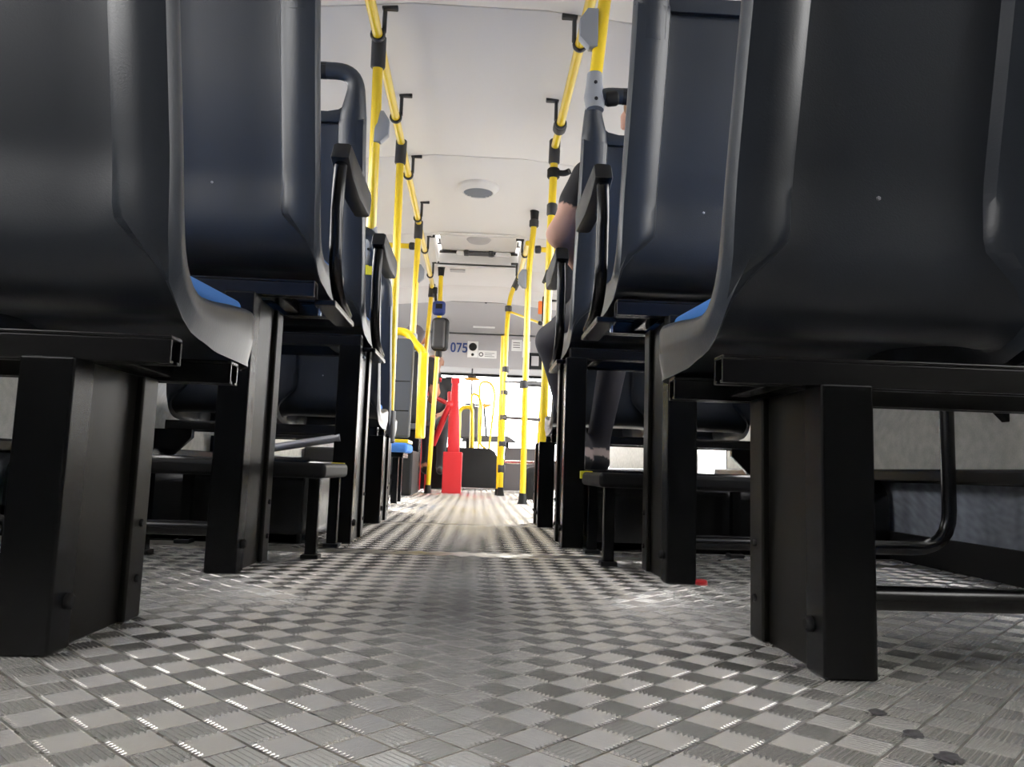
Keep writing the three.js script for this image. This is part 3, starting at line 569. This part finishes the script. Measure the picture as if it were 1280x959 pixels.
{
  const t = thing('roof_hatch', 'recessed white roof hatch with dark latch bar and small dome', 'hatch');
  const y1 = TOP + 0.05;
  part('frame', [box(HX0 - 0.012, HX0, 2.03, y1, HZ0, HZ1, 0.004), box(HX1, HX1 + 0.012, 2.03, y1, HZ0, HZ1, 0.004), box(HX0 - 0.012, HX1 + 0.012, 2.03, y1, HZ1 - 0.012, HZ1, 0.004), box(HX0 - 0.012, HX1 + 0.012, 2.03, y1, HZ0, HZ0 + 0.012, 0.004), box(HX0 - 0.05, HX1 + 0.05, 2.036, 2.0495, HZ1 - 0.05, HZ1 - 0.010, 0.004), box(HX0 - 0.05, HX1 + 0.05, 2.036, 2.0495, HZ0 + 0.010, HZ0 + 0.05, 0.004), box(HX0 - 0.05, HX0 - 0.010, 2.036, 2.0495, HZ0, HZ1, 0.004), box(HX1 + 0.010, HX1 + 0.05, 2.036, 2.0495, HZ0, HZ1, 0.004)], mat.ceiling, t);
  part('lid', box(HX0 + 0.028, HX1 - 0.028, 2.17, 2.20, HZ0 - 0.004, HZ1 + 0.012, 0.008, 2), mat.ceiling, t);
  const cx = (HX0 + HX1) / 2, cz = -6.38;
  part('dome', new THREE.LatheGeometry([[0.0, -0.03], [0.05, -0.028], [0.085, -0.02], [0.10, -0.006], [0.105, 0.0]].map((p) => new THREE.Vector2(...p)), 36).translate(cx, 2.17, cz), mat.panel, t);
  part('latch_bar', rod(V(HX0 + 0.01, 2.155, HZ1 + 0.05), V(HX1 - 0.01, 2.155, HZ1 + 0.05), 0.014), mat.sleeve, t);
  for (const x of [-0.16, 0.06]) part('latch', box(x - 0.02, x + 0.02, 2.125, 2.17, HZ1 + 0.03, HZ1 + 0.08, 0.004), mat.sleeve, t);
  part('handle', rod(V(cx - 0.12, 2.147, HZ1 + 0.045), V(cx + 0.14, 2.147, HZ1 + 0.045), 0.020), mat.dashGrey, t);
  for (const [a, b] of [[-0.20, -0.13], [0.15, 0.29]]) part('handle_pad', box(cx + a, cx + b, 2.128, 2.166, HZ1 + 0.03, HZ1 + 0.07, 0.014, 3), mat.white, t);
  for (const x of [HX0 + 0.01, HX1 - 0.01]) for (const z of [HZ0 - 0.1, HZ1 + 0.2]) part('hinge', box(x - (x < 0 ? 0.012 : 0.05), x + (x < 0 ? 0.05 : 0.012), 2.176, 2.186, z - 0.012, z + 0.012, 0.002), mat.sleeve, t);
  solo('ceiling_lamp', box(-0.31, -0.17, 2.036, 2.05, -6.92, -7.0, 0.005, 2), mat.panel, 'small flat ceiling fitting just ahead of the roof hatch', 'fitting');
}

// ------------------------------------------------------------------ front of the bus
const font = await new FontLoader().loadAsync('fonts/droid/droid_sans_bold.typeface.json');
{
  const t = solo('fleet_number', new TextGeometry('075', { font, size: 0.118, depth: 0.003, curveSegments: 6 }).scale(0.80, 1, 1), mat.navyText, 'navy blue fleet number 075 on the front panel', 'number');
  const p = at(562.5, 440, 9.3); t.position.set(p.x, p.y, -9.2995);
  const s = thing('alarm_speaker', 'white square fitting with a black disc on the front panel', 'speaker', at(591, 437, 9.3).toArray());
  part('plate', box(-0.065, 0.065, -0.10, 0.10, 0.001, 0.02, 0.006, 2), mat.white, s);
  const d = new THREE.CylinderGeometry(0.045, 0.05, 0.02, 28); d.rotateX(Math.PI / 2); d.translate(0, 0.03, 0.028); part('disc', d, mat.rubber, s);
  part('knob', ball(V(0, -0.065, 0.022), 0.018, 1, 1, 0.6), mat.rubber, s);
  const n = thing('notice_sign', 'white notice plate with small print on the front panel', 'sign', at(609, 443.5, 9.3).toArray());
  part('plate', box(-0.11, 0.115, -0.045, 0.05, 0.001, 0.006, 0.001), mat.white, n);
  const ring = new THREE.TorusGeometry(0.022, 0.006, 6, 20); ring.scale(1, 1, 0.2); ring.translate(-0.075, 0.0, 0.0065); part('emblem', ring, mat.dashGrey, n);
  part('print', [0, 1, 2].map((i) => box(-0.03, 0.09 - 0.03 * (i % 2), 0.014 - i * 0.02, 0.020 - i * 0.02, 0.006, 0.0068, 0)), mat.dashGrey, n);
  for (const [x, y, w, h, l] of [[646, 432, 0.13, 0.14, 'white paper notice taped up beside the bent pole'], [658, 437, 0.10, 0.20, 'tall white paper notice beside the dark screen']]) {
    const q = at(x, y, 9.3), o = thing('paper_notice', l, 'notice', [q.x, q.y, -9.3]);
    part('sheet', box(-w / 2, w / 2, -h / 2, h / 2, 0.001, 0.004, 0), mat.white, o); part('print', [0, 1, 2].map((i) => box(-w * 0.35, w * 0.3, h * (0.2 - i * 0.2), h * (0.2 - i * 0.2) + 0.008, 0.004, 0.005, 0)), mat.dashGrey, o);
  }
  const q = at(670, 452, 9.3); const sc = thing('dark_display', 'dark framed display on the front panel', 'display', [q.x, q.y, -9.3]);
  part('housing', box(-0.11, 0.11, -0.10, 0.10, 0.001, 0.04, 0.006), mat.rubber, sc); part('screen', box(-0.06, 0.03, -0.06, 0.06, 0.04, 0.043, 0.001), mat.panel, sc);
  const L = at(605, 408, 8.88), lens = box(-0.13, 0.13, -0.02, 0.02, -0.006, 0.006, 0.004); lens.rotateX(0); const lm = solo('dome_lamp', lens, mat.white, 'narrow white lamp lens on the sloping front panel', 'lamp');
  { const z = -9.05, y = 2.047 + (z + 8.32) / 0.95 * 0.172; lm.position.set(at(605, 408, 9.05).x, y - 0.005, z + 0.001); lm.rotation.x = Math.atan2(0.95, 0.172); }
  const sk = thing('ceiling_screw', 'dark fixing screw on the seam of the front panel', 'screw', [0.04, 2.044, -8.29]); part('head', bolt(V(0, 0, 0), V(0, -1, 0), 0.012), mat.rubber, sk);
  const h = thing('emergency_hammer', 'orange emergency hammer on a black holder near the passenger', 'hammer', at(676, 384, 6.3).toArray());
  part('holder', box(0.012, 0.035, -0.12, 0.09, -0.02, 0.02, 0.004), mat.rubber, h); part('hammer', box(-0.022, 0.012, -0.06, 0.05, -0.018, 0.018, 0.008, 2), mat.orange, h);
  part('mount_arm', rod(V(0.02, 0.06, 0), V(XR - h.position.x, 0.06, -0.05), 0.010), mat.sleeve, h);
}
{ // turnstile
  const t = thing('turnstile', 'bright red fare turnstile with square pedestal', 'turnstile');
  const Z = 7.02, c = at(564.8, 565, Z), q = (x, y) => { const p = at(x, y, Z); return [p.x, p.y]; };
  part('pedestal', box(at(553, 590, Z).x, at(577, 590, Z).x, 0.002, c.y, -7.0, -7.16, 0.008, 2), mat.red, t);
  part('column', toCreasedNormals(clean(slab([q(560.5, 565), q(573, 565), q(573, 525), q(572, 500), q(572, 478), q(573.5, 477.5), q(573.5, 473), q(565, 473), q(565, 477.5), q(566, 478), q(564, 500), q(561, 525)], 0.07, frame([1, 0, 0], [0, 1, 0], [0, 0, 1], [0, 0, -7.12]), 0.008)), 0.6), mat.red, t);
  const hub = at(562, 506, Z + 0.03);
  part('hub', ball(hub, 0.036, 1, 1, 0.8), mat.red, t);
  part('arm', rod(hub, at(533, 491, 7.3), 0.02), mat.red, t); part('arm', rod(hub, at(541, 556, 7.2), 0.028), mat.red, t); part('arm', rod(hub, hub.clone().add(V(-0.02, 0.14, -0.36)), 0.02), mat.red, t);
  const g = thing('barrier_frame', 'red barrier frame with top bar beside the turnstile', 'barrier');
  const A = at(528.5, 474.5, 7.70), B = at(552, 475, 7.70);
  part('top_bar', rod(A, B, 0.022), mat.red, g);
  part('post', rod(A.clone().add(V(0, 0.02, 0)), V(A.x, 0.002, A.z), 0.022), mat.red, g);
  part('post', rod(V(B.x - 0.10, B.y, B.z), V(B.x - 0.10, 0.002, B.z), 0.028), mat.red, g);
}
{ // rear facing seat with yellow edging
  const t = thing('yellow_edged_seat', 'dark vinyl seat with yellow edging and blue cushion, facing the low seats', 'seat', [0, 0, 0]);
  const z = -5.15, xa = -0.86, xb = -0.405, yb = 0.40, yt = 1.12, tilt = -0.10;
  const P = (x, y, dz = 0) => V(x, y, z + dz + (y - yb) * tilt);
  const bk = new RoundedBoxGeometry(xb - xa - 0.07, yt - yb - 0.04, 0.05, 3, 0.016); bk.rotateX(-Math.atan(-tilt) * -1 * -1); bk.translate((xa + xb) / 2 - 0.01, (yb + yt) / 2, z + (yt - yb) / 2 * tilt); part('backrest', bk, mat.vinyl, t);
  for (const y of [0.60, 0.80]) part('seam', sweep([P(xa + 0.04, y, 0.026), P(xb - 0.06, y, 0.026)], 0.003, 0.003, 6), mat.rubber, t);
  part('yellow_frame', sweep(fillet([P(xa, yb, 0), P(xa, yt + 0.03, 0), P(xb - 0.10, yt + 0.03, 0), P(xb - 0.04, yt - 0.06, 0), P(xb + 0.012, yt - 0.10, 0), P(xb + 0.02, yb + 0.02, 0)], 0.05, 5), 0.028, 0.028, 10), mat.yellow, t);
  part('side_strip', box(xb + 0.0, xb + 0.055, yb + 0.02, yt - 0.12, z - 0.06, z + 0.015, 0.012, 2), mat.yellow, t);
  part('cushion_trim', box(xa + 0.02, xb - 0.02, 0.375, 0.398, z + 0.03, z + 0.36, 0.006), mat.yellow, t);
  part('seat_cushion', box(xa + 0.02, xb - 0.02, 0.318, 0.376, z - 0.02, z + 0.40, 0.022, 3), mat.cushion, t);
  part('seat_frame', box(xa + 0.04, xb - 0.05, 0.285, 0.318, z - 0.01, z + 0.33, 0.004), mat.black, t);
  for (const [x, zz] of [[xa + 0.08, z + 0.28], [xb - 0.10, z + 0.28], [xa + 0.08, z + 0.04], [xb - 0.10, z + 0.04]]) part('leg', box(x - 0.02, x + 0.02, 0.001, 0.286, zz - 0.02, zz + 0.02, 0.004), mat.black, t);
  part('stretcher', box(xa + 0.08, xb - 0.10, 0.15, 0.18, z + 0.27, z + 0.29, 0.003), mat.black, t);
}
{ // platform, engine box, dash and driver's place
  solo('platform_box', box(XL + 0.02, -0.50, 0.002, 0.36, -6.1, -6.75, 0.02, 2), mat.rubber, 'low black platform box behind the yellow edged seat', 'platform');
  const e = thing('engine_cover', 'broad black engine cover beyond the red turnstile', 'engine cover');
  const x0 = -0.55, x1 = at(622, 590, 8.6).x, ey = at(600, 562, 8.6).y, pr = [[x0, 0.002], [x1, 0.002], [x1, ey - 0.13], [x1 - 0.05, ey - 0.03], [x1 - 0.10, ey], [x0 + 0.05, ey], [x0, ey - 0.03]];
  part('cover', toCreasedNormals(clean(slab(pr, 0.6, frame([1, 0, 0], [0, 1, 0], [0, 0, 1], [0, 0, -9.2]), 0.015)), 0.6), mat.rubber, e);
  part('edge_strip', box(x0, x1, 0.002, 0.02, -8.585, -8.60, 0.004), mat.steel, e);
  const k = thing('step_panel', 'dark panel beside the engine cover, crossed by a silver bar', 'panel');
  part('panel', box(at(630, 590, 8.0).x, at(652, 590, 8.0).x + 0.2, 0.002, at(640, 560, 8.0).y, -8.0, -8.06, 0.01, 2), mat.dashGrey, k); part('edge_strip', box(at(630, 590, 8.0).x, at(652, 590, 8.0).x + 0.2, 0.002, 0.018, -7.985, -8.0, 0.003), mat.steel, k);
  const w = thing('small_wheel_box', 'small rounded black box beside the passenger knees', 'box');
  const c = at(666, 618, 5.95), g = new RoundedBoxGeometry(0.14, 0.30, 0.3, 4, 0.06); g.translate(at(666, 610, 6.2).x, 0.11, -6.3); part('housing', g, mat.rubber, w);
  const d = thing('dashboard', 'dark curved dashboard ledge below the bright windshield', 'dashboard');
  const dy = at(612, 549, 9.45).y, da = at(578, 549, 9.45).x, db = at(645, 549, 9.45).x;
  part('ledge', toCreasedNormals(clean(slab([[da, dy - 0.03], [da + 0.02, dy + 0.03], [db - 0.10, dy + 0.035], [db, dy - 0.025]], 0.22, frame([1, 0, 0], [0, 1, 0], [0, 0, 1], [0, 0, -9.66]), 0.008)), 0.6), mat.dashGrey, d);
  part('post', [box(da + 0.05, da + 0.09, 0.35, dy - 0.03, -9.60, -9.64), box(db - 0.12, db - 0.08, 0.02, dy - 0.03, -9.60, -9.64)], mat.rubber, d);
  const s = thing('driver_seat', 'grey driver seat back inside yellow hoops', 'seat');
  const sa = at(575, 530, 9.3), sb = at(598, 530, 9.3);
  const bk = new RoundedBoxGeometry(sb.x - sa.x, 0.40, 0.08, 3, 0.03); bk.translate((sa.x + sb.x) / 2, at(586, 528, 9.3).y, -9.33); part('backrest', bk, mat.dashGrey, s);
  part('seat_stem', box(sa.x + 0.08, sb.x - 0.08, 0.44, at(586, 545, 9.3).y, -9.31, -9.36, 0.01), mat.rubber, s);
  // hoops of yellow tube standing on the engine cover
  const hoop = (lab, pts, z, r = 0.016) => { const o = thing('grab_hoop', lab, 'hoop', [0, 0, 0]); const q = pts.map(([x, y]) => at(x, y, z)); q[0].y = at(600, 562, 8.6).y + 0.016; q[q.length - 1].y = q[0].y; part('tube', pipe(q, r, 0.09), mat.yellow, o); return o; };
  hoop('yellow hoop before the driver seat back', [[573, 560], [574.5, 510], [590.5, 508], [590, 561]], 8.7, 0.022);
  hoop('yellow hoop with a low curved foot beside the driver seat', [[607, 562], [600, 556], [602, 506], [598, 494], [590, 492], [588, 556]], 8.8, 0.013);
  hoop('tall thin yellow hoop reaching to the amber mirror', [[611, 560], [616, 520], [619, 492], [614, 478], [600, 477], [598, 560]], 8.9, 0.012);
  const mi = thing('stem_mirror', 'amber oval fitting on a thin dark stem before the windshield', 'mirror');
  const mz = 9.38, mc = at(590, 474, mz);
  part('stem', rod(V(mc.x, 1.45, -mz - 0.02), V(mc.x, at(590, 507, mz).y, -mz - 0.02), 0.009), mat.sleeve, mi);
  part('dish', [ball(V(mc.x, mc.y, -mz), 0.10, 1, 0.2, 0.5, 20)], mat.amber, mi); part('cap', ball(V(mc.x, mc.y + 0.03, -mz), 0.05, 1.1, 0.6, 0.8), mat.sleeve, mi);
  part('foot', ball(at(590, 507, mz).add(V(0, 0, -0.02)), 0.035, 1, 1.2, 1), mat.sleeve, mi);
  const st = thing('steering_column', 'dark bar with a small amber wedge below the oval mirror', 'bar');
  part('bar', rod(at(581, 505, 9.4), at(612, 507.5, 9.4), 0.011), mat.sleeve, st); part('wedge', slab([[0, 0], [0.11, 0.05], [0.0, 0.06]], 0.03, frame([1, 0, 0], [0, 1, 0], [0, 0, 1], at(604, 511, 9.4).toArray()), 0.003), mat.amber, st);
  part('column', rod(at(605, 506, 9.4), at(608, 547, 9.46), 0.012), mat.sleeve, st);
}

// ------------------------------------------------------------------ people
const SK = (r, g, b) => [r, g, b];
function field(bones, cell, k, pad = 0.04) {
  const lo = V(1e9, 1e9, 1e9), hi = V(-1e9, -1e9, -1e9);
  for (const b of bones) for (const [p, r] of [[b.a, b.ra], [b.b, b.rb]]) { lo.min(p.clone().subScalar(r + pad)); hi.max(p.clone().addScalar(r + pad)); }
  const size = Math.max(hi.x - lo.x, hi.y - lo.y, hi.z - lo.z), res = Math.ceil(size / cell) + 2, c = lo.clone().add(hi).multiplyScalar(0.5), half = size / 2;
  const mc = new MarchingCubes(res, new THREE.MeshStandardMaterial(), false, false, 160000); mc.isolation = 0;
  const p = V(0, 0, 0), ab = V(0, 0, 0), ap = V(0, 0, 0);
  const dist = (q) => { let s = 0, m = 1e9, best = null; for (const b of bones) { ab.subVectors(b.b, b.a); ap.subVectors(q, b.a); const t = Math.max(0, Math.min(1, ap.dot(ab) / Math.max(1e-9, ab.lengthSq()))); const d = ap.addScaledVector(ab, -t).length() - (b.ra + (b.rb - b.ra) * t); s += Math.exp(-d / k); if (d < m) { m = d; best = b; } } return [s > 0 ? -k * Math.log(s) : m, best]; };
  const hs = res / 2;
  for (let z = 0; z < res; z++) for (let y = 0; y < res; y++) for (let x = 0; x < res; x++) {
    p.set((x - hs) / hs * half + c.x, (y - hs) / hs * half + c.y, (z - hs) / hs * half + c.z);
    mc.field[x + y * res + z * res * res] = x < 2 || y < 2 || z < 2 || x > res - 3 || y > res - 3 || z > res - 3 ? -1 : -dist(p)[0];
  }
  mc.update();
  const n = mc.count, P = new Float32Array(n * 3), N = new Float32Array(n * 3), C = new Float32Array(n * 3), e = 0.002;
  for (let i = 0; i < n; i++) {
    p.set(mc.positionArray[i * 3] * half + c.x, mc.positionArray[i * 3 + 1] * half + c.y, mc.positionArray[i * 3 + 2] * half + c.z);
    p.toArray(P, i * 3); const q = p.clone(), d0 = dist(q), col = d0[1].c;
    const nx = dist(q.setX(p.x + e))[0] - d0[0]; q.copy(p); const ny = dist(q.setY(p.y + e))[0] - d0[0]; q.copy(p); const nz = dist(q.setZ(p.z + e))[0] - d0[0];
    V(nx, ny, nz).normalize().toArray(N, i * 3); C.set(col, i * 3);
  }
  const g = new THREE.BufferGeometry(); g.setAttribute('position', new THREE.BufferAttribute(P, 3)); g.setAttribute('normal', new THREE.BufferAttribute(N, 3)); g.setAttribute('color', new THREE.BufferAttribute(C, 3));
  return g;
}
const bodyMat = std(lin(1, 1, 1), 0.75, { vertexColors: true }), hairMat = (c) => std(c, 0.6);
function person(o) {
  // o.j: joints (world), faces -z unless o.back
  const t = thing('person', o.label, 'person'), J = o.j, B = [], bone = (a, b, ra, rb, c) => B.push({ a, b, ra, rb, c });
  const f = o.back ? 1 : -1, top = o.top, leg = o.legs, skin = o.skin, mid = (a, b, q = 0.5) => a.clone().lerp(b, q);
  bone(J.hipL, J.hipR, 0.115, 0.115, leg); bone(mid(J.hipL, J.hipR), J.chest, 0.13, 0.14, top); bone(J.chest, J.neck, 0.13, 0.07, top);
  bone(mid(J.shL, J.chest, 0.25), mid(J.shR, J.chest, 0.25), 0.08, 0.08, top); bone(J.neck, J.head, 0.052, 0.055, skin);
  for (const s of ['L', 'R']) {
    const sl = mid(J['sh' + s], J['el' + s], o.sleeve ?? 0.6);
    bone(J['sh' + s], sl, 0.058, 0.055, top); bone(sl, J['el' + s], 0.046, 0.041, skin); bone(J['el' + s], J['wr' + s], 0.041, 0.027, skin);
    bone(J['hip' + s], J['kn' + s], 0.088, 0.066, leg); bone(J['kn' + s], J['an' + s], 0.064, 0.044, leg);
    const toe = J['an' + s].clone().add(V(0, -0.055, f * 0.17)), heel = J['an' + s].clone().add(V(0, -0.05, -f * 0.03));
    bone(heel, toe, 0.04, 0.032, o.shoe); bone(J['an' + s], heel, 0.042, 0.04, o.sock ?? skin);
  }
  const gs = [field(B, o.cell ?? 0.013, 0.012)];
  for (const s of ['L', 'R']) { // hands: palm, four fingers, thumb
    const w = J['wr' + s], dir = o['hand' + s] ?? w.clone().sub(J['el' + s]).normalize(), up = V(0, 1, 0).addScaledVector(dir, -dir.y).normalize(), across = V(0, 0, 0).crossVectors(dir, up), H = [], c = skin;
    const k0 = w.clone().addScaledVector(dir, 0.085); H.push({ a: w.clone().addScaledVector(dir, -0.02), b: w, ra: 0.026, rb: 0.026, c });
    for (const q of [-0.024, -0.008, 0.008, 0.024]) { const kn = k0.clone().addScaledVector(across, q); H.push({ a: w.clone().addScaledVector(across, q * 0.5), b: kn, ra: 0.016, rb: 0.012, c }); const L = 0.075 - Math.abs(q - 0.004) * 0.6; let p = kn; for (let i = 0; i < 3; i++) { const n = p.clone().addScaledVector(dir, L * [0.45, 0.3, 0.25][i] * [1, 0.85, 0.6][i]).addScaledVector(up, -L * [0.08, 0.2, 0.22][i]); H.push({ a: p, b: n, ra: 0.0095 - i * 0.0008, rb: 0.0088 - i * 0.0008, c }); p = n; } }
    const ts = s === 'L' ? 1 : -1, t0 = w.clone().addScaledVector(dir, 0.025).addScaledVector(across, ts * 0.02), t1 = t0.clone().addScaledVector(dir, 0.03).addScaledVector(across, ts * 0.028), t2 = t1.clone().addScaledVector(dir, 0.03).addScaledVector(across, ts * 0.006);
    H.push({ a: t0, b: t1, ra: 0.013, rb: 0.011, c }, { a: t1, b: t2, ra: 0.011, rb: 0.009, c });
    gs.push(field(H, 0.005, 0.004, 0.02));
  }
  const h = J.head, Hd = [], c = skin, at2 = (x, y, z) => h.clone().add(V(x, y, f * z));
  Hd.push({ a: at2(0, 0.07, -0.015), b: at2(0, 0.07, 0.02), ra: 0.085, rb: 0.080, c }, { a: at2(0, 0.02, 0.02), b: at2(0, -0.035, 0.045), ra: 0.068, rb: 0.045, c }, { a: at2(0, 0.045, 0.09), b: at2(0, 0.012, 0.11), ra: 0.009, rb: 0.014, c }, { a: at2(-0.02, -0.015, 0.09), b: at2(0.02, -0.015, 0.09), ra: 0.010, rb: 0.010, c: [skin[0] * 0.8, skin[1] * 0.55, skin[2] * 0.55] });
  for (const s of [-1, 1]) Hd.push({ a: at2(s * 0.083, 0.05, -0.005), b: at2(s * 0.086, 0.015, 0), ra: 0.014, rb: 0.010, c }, { a: at2(s * 0.034, 0.05, 0.082), b: at2(s * 0.036, 0.05, 0.082), ra: 0.013, rb: 0.013, c: [0.04, 0.03, 0.025] }, { a: at2(s * 0.02, 0.072, 0.09), b: at2(s * 0.05, 0.070, 0.078), ra: 0.007, rb: 0.006, c: o.hair });
  Hd.push({ a: at2(0, -0.06, -0.01), b: at2(0, -0.02, -0.005), ra: 0.054, rb: 0.056, c });
  gs.push(field(Hd, 0.006, 0.008, 0.03));
  const m = new THREE.Mesh(mergeGeometries(gs), bodyMat); m.name = 'body'; m.castShadow = m.receiveShadow = true; t.add(m);
  const hr = [{ a: at2(0, 0.09, -0.03), b: at2(0, 0.10, 0.01), ra: 0.088, rb: 0.082, c }, { a: at2(0, 0.07, -0.04), b: at2(0, -0.01, -0.05), ra: 0.078, rb: 0.055, c }];
  if (o.long) hr.push({ a: at2(0, 0.0, -0.06), b: at2(0.0, -0.14, -0.085), ra: 0.06, rb: 0.04, c }, { a: at2(0.05, 0.02, -0.05), b: at2(0.07, -0.10, -0.06), ra: 0.04, rb: 0.03, c });
  const hg = field(hr, 0.008, 0.012, 0.03); hg.deleteAttribute('color'); const hm = new THREE.Mesh(hg, hairMat(lin(...o.hair))); hm.name = o.cap ? 'cap' : 'hair'; hm.castShadow = true; t.add(hm);
  return t;
}
{
  const seated = (x, y, z, f, w = 0.17) => { // a plain seated pose; y seat height, f facing
    const o = {}; for (const [s, k] of [['L', -1], ['R', 1]]) { const q = k * -f * -1; const sx = x + (f < 0 ? k : -k) * w, hx = x + (f < 0 ? k : -k) * 0.09; o['hip' + s] = V(hx, y + 0.10, z); o['kn' + s] = V(x + (f < 0 ? k : -k) * 0.13, y + 0.07, z + f * 0.42); o['an' + s] = V(x + (f < 0 ? k : -k) * 0.13, Math.max(0.10, y - 0.36), z + f * 0.40); o['sh' + s] = V(sx, y + 0.55, z - f * 0.05); o['el' + s] = V(sx * 1.0 + (f < 0 ? k : -k) * 0.05, y + 0.29, z); o['wr' + s] = V(x + (f < 0 ? k : -k) * 0.13, y + 0.19, z + f * 0.22); }
    o.chest = V(x, y + 0.40, z - f * 0.03); o.neck = V(x, y + 0.60, z - f * 0.05); o.head = V(x, y + 0.72, z - f * 0.04); return o;
  };
  const a = seated(0.52, 0.745, -2.66, -1);
  a.shL = V(0.355, 1.27, -2.60); a.elL = at(700, 293, 2.62); a.wrL = V(0.43, 0.93, -2.86); a.shR = V(0.68, 1.27, -2.60); a.head = V(0.575, 1.475, -2.66); a.neck = V(0.53, 1.36, -2.62);
  a.knL = at(692, 427, 3.0); a.anL = V(0.405, 0.325, -3.06); a.knR = V(0.56, 0.81, -3.06); a.anR = V(0.485, 0.325, -3.10);
  person({ label: 'seated passenger in a black shirt and dark trousers, bare elbow out in the aisle', j: a, top: [0.014, 0.013, 0.015], legs: [0.024, 0.022, 0.03], skin: SK(0.62, 0.36, 0.27), shoe: [0.012, 0.012, 0.012], sock: [0.42, 0.33, 0.30], hair: [0.22, 0.12, 0.05], long: 1, sleeve: 0.42, cell: 0.0075 });
  const c0 = at(544, 449, 8.34), b = seated(c0.x, c0.y - 0.79, -8.34, 1);
  person({ label: 'seated fare collector in black clothing behind the red barrier', j: b, back: 1, top: [0.012, 0.012, 0.014], legs: [0.014, 0.014, 0.018], skin: SK(0.34, 0.18, 0.12), shoe: [0.012, 0.012, 0.012], hair: [0.30, 0.27, 0.25], sleeve: 0.6 });
  const d0 = at(518.5, 426, 7.0), d = seated(d0.x, d0.y - 0.76, -7.0, -1, 0.155);
  person({ label: 'seated rider in a grey cap behind the yellow edged seat', j: d, cap: 1, top: [0.015, 0.015, 0.017], legs: [0.03, 0.03, 0.04], skin: SK(0.50, 0.22, 0.12), shoe: [0.012, 0.012, 0.012], hair: [0.16, 0.14, 0.17] });
  const e0 = at(476, 398, 6.98), e = seated(e0.x, e0.y - 0.79, -6.98, -1, 0.15);
  person({ label: 'seated rider with dark hair beside the rider in a grey cap', j: e, top: [0.05, 0.04, 0.04], legs: [0.03, 0.03, 0.04], skin: SK(0.36, 0.15, 0.08), shoe: [0.012, 0.012, 0.012], hair: [0.02, 0.012, 0.01] });
  const bench = (lab, x0, x1, y, z0, z1, base) => { const t = thing('plain_bench', lab, 'bench'); part('cushion', box(x0, x1, y - 0.06, y, z0, z1, 0.02, 3), mat.vinyl, t); part('base', box(x0 + 0.03, x1 - 0.03, base, y - 0.06, z0 - 0.03, z1 + 0.03, 0.01), mat.black, t); };
  bench('dark bench carrying the rider in a grey cap', Math.max(XL + 0.03, Math.min(d0.x, e0.x) - 0.22), Math.max(d0.x, e0.x) + 0.12, d0.y - 0.765, -6.86, -7.2, 0.002);
  bench('dark stool carrying the fare collector', c0.x - 0.20, c0.x + 0.20, c0.y - 0.785, -8.19, -8.54, 0.002);
}
renderer.render(scene, camera);
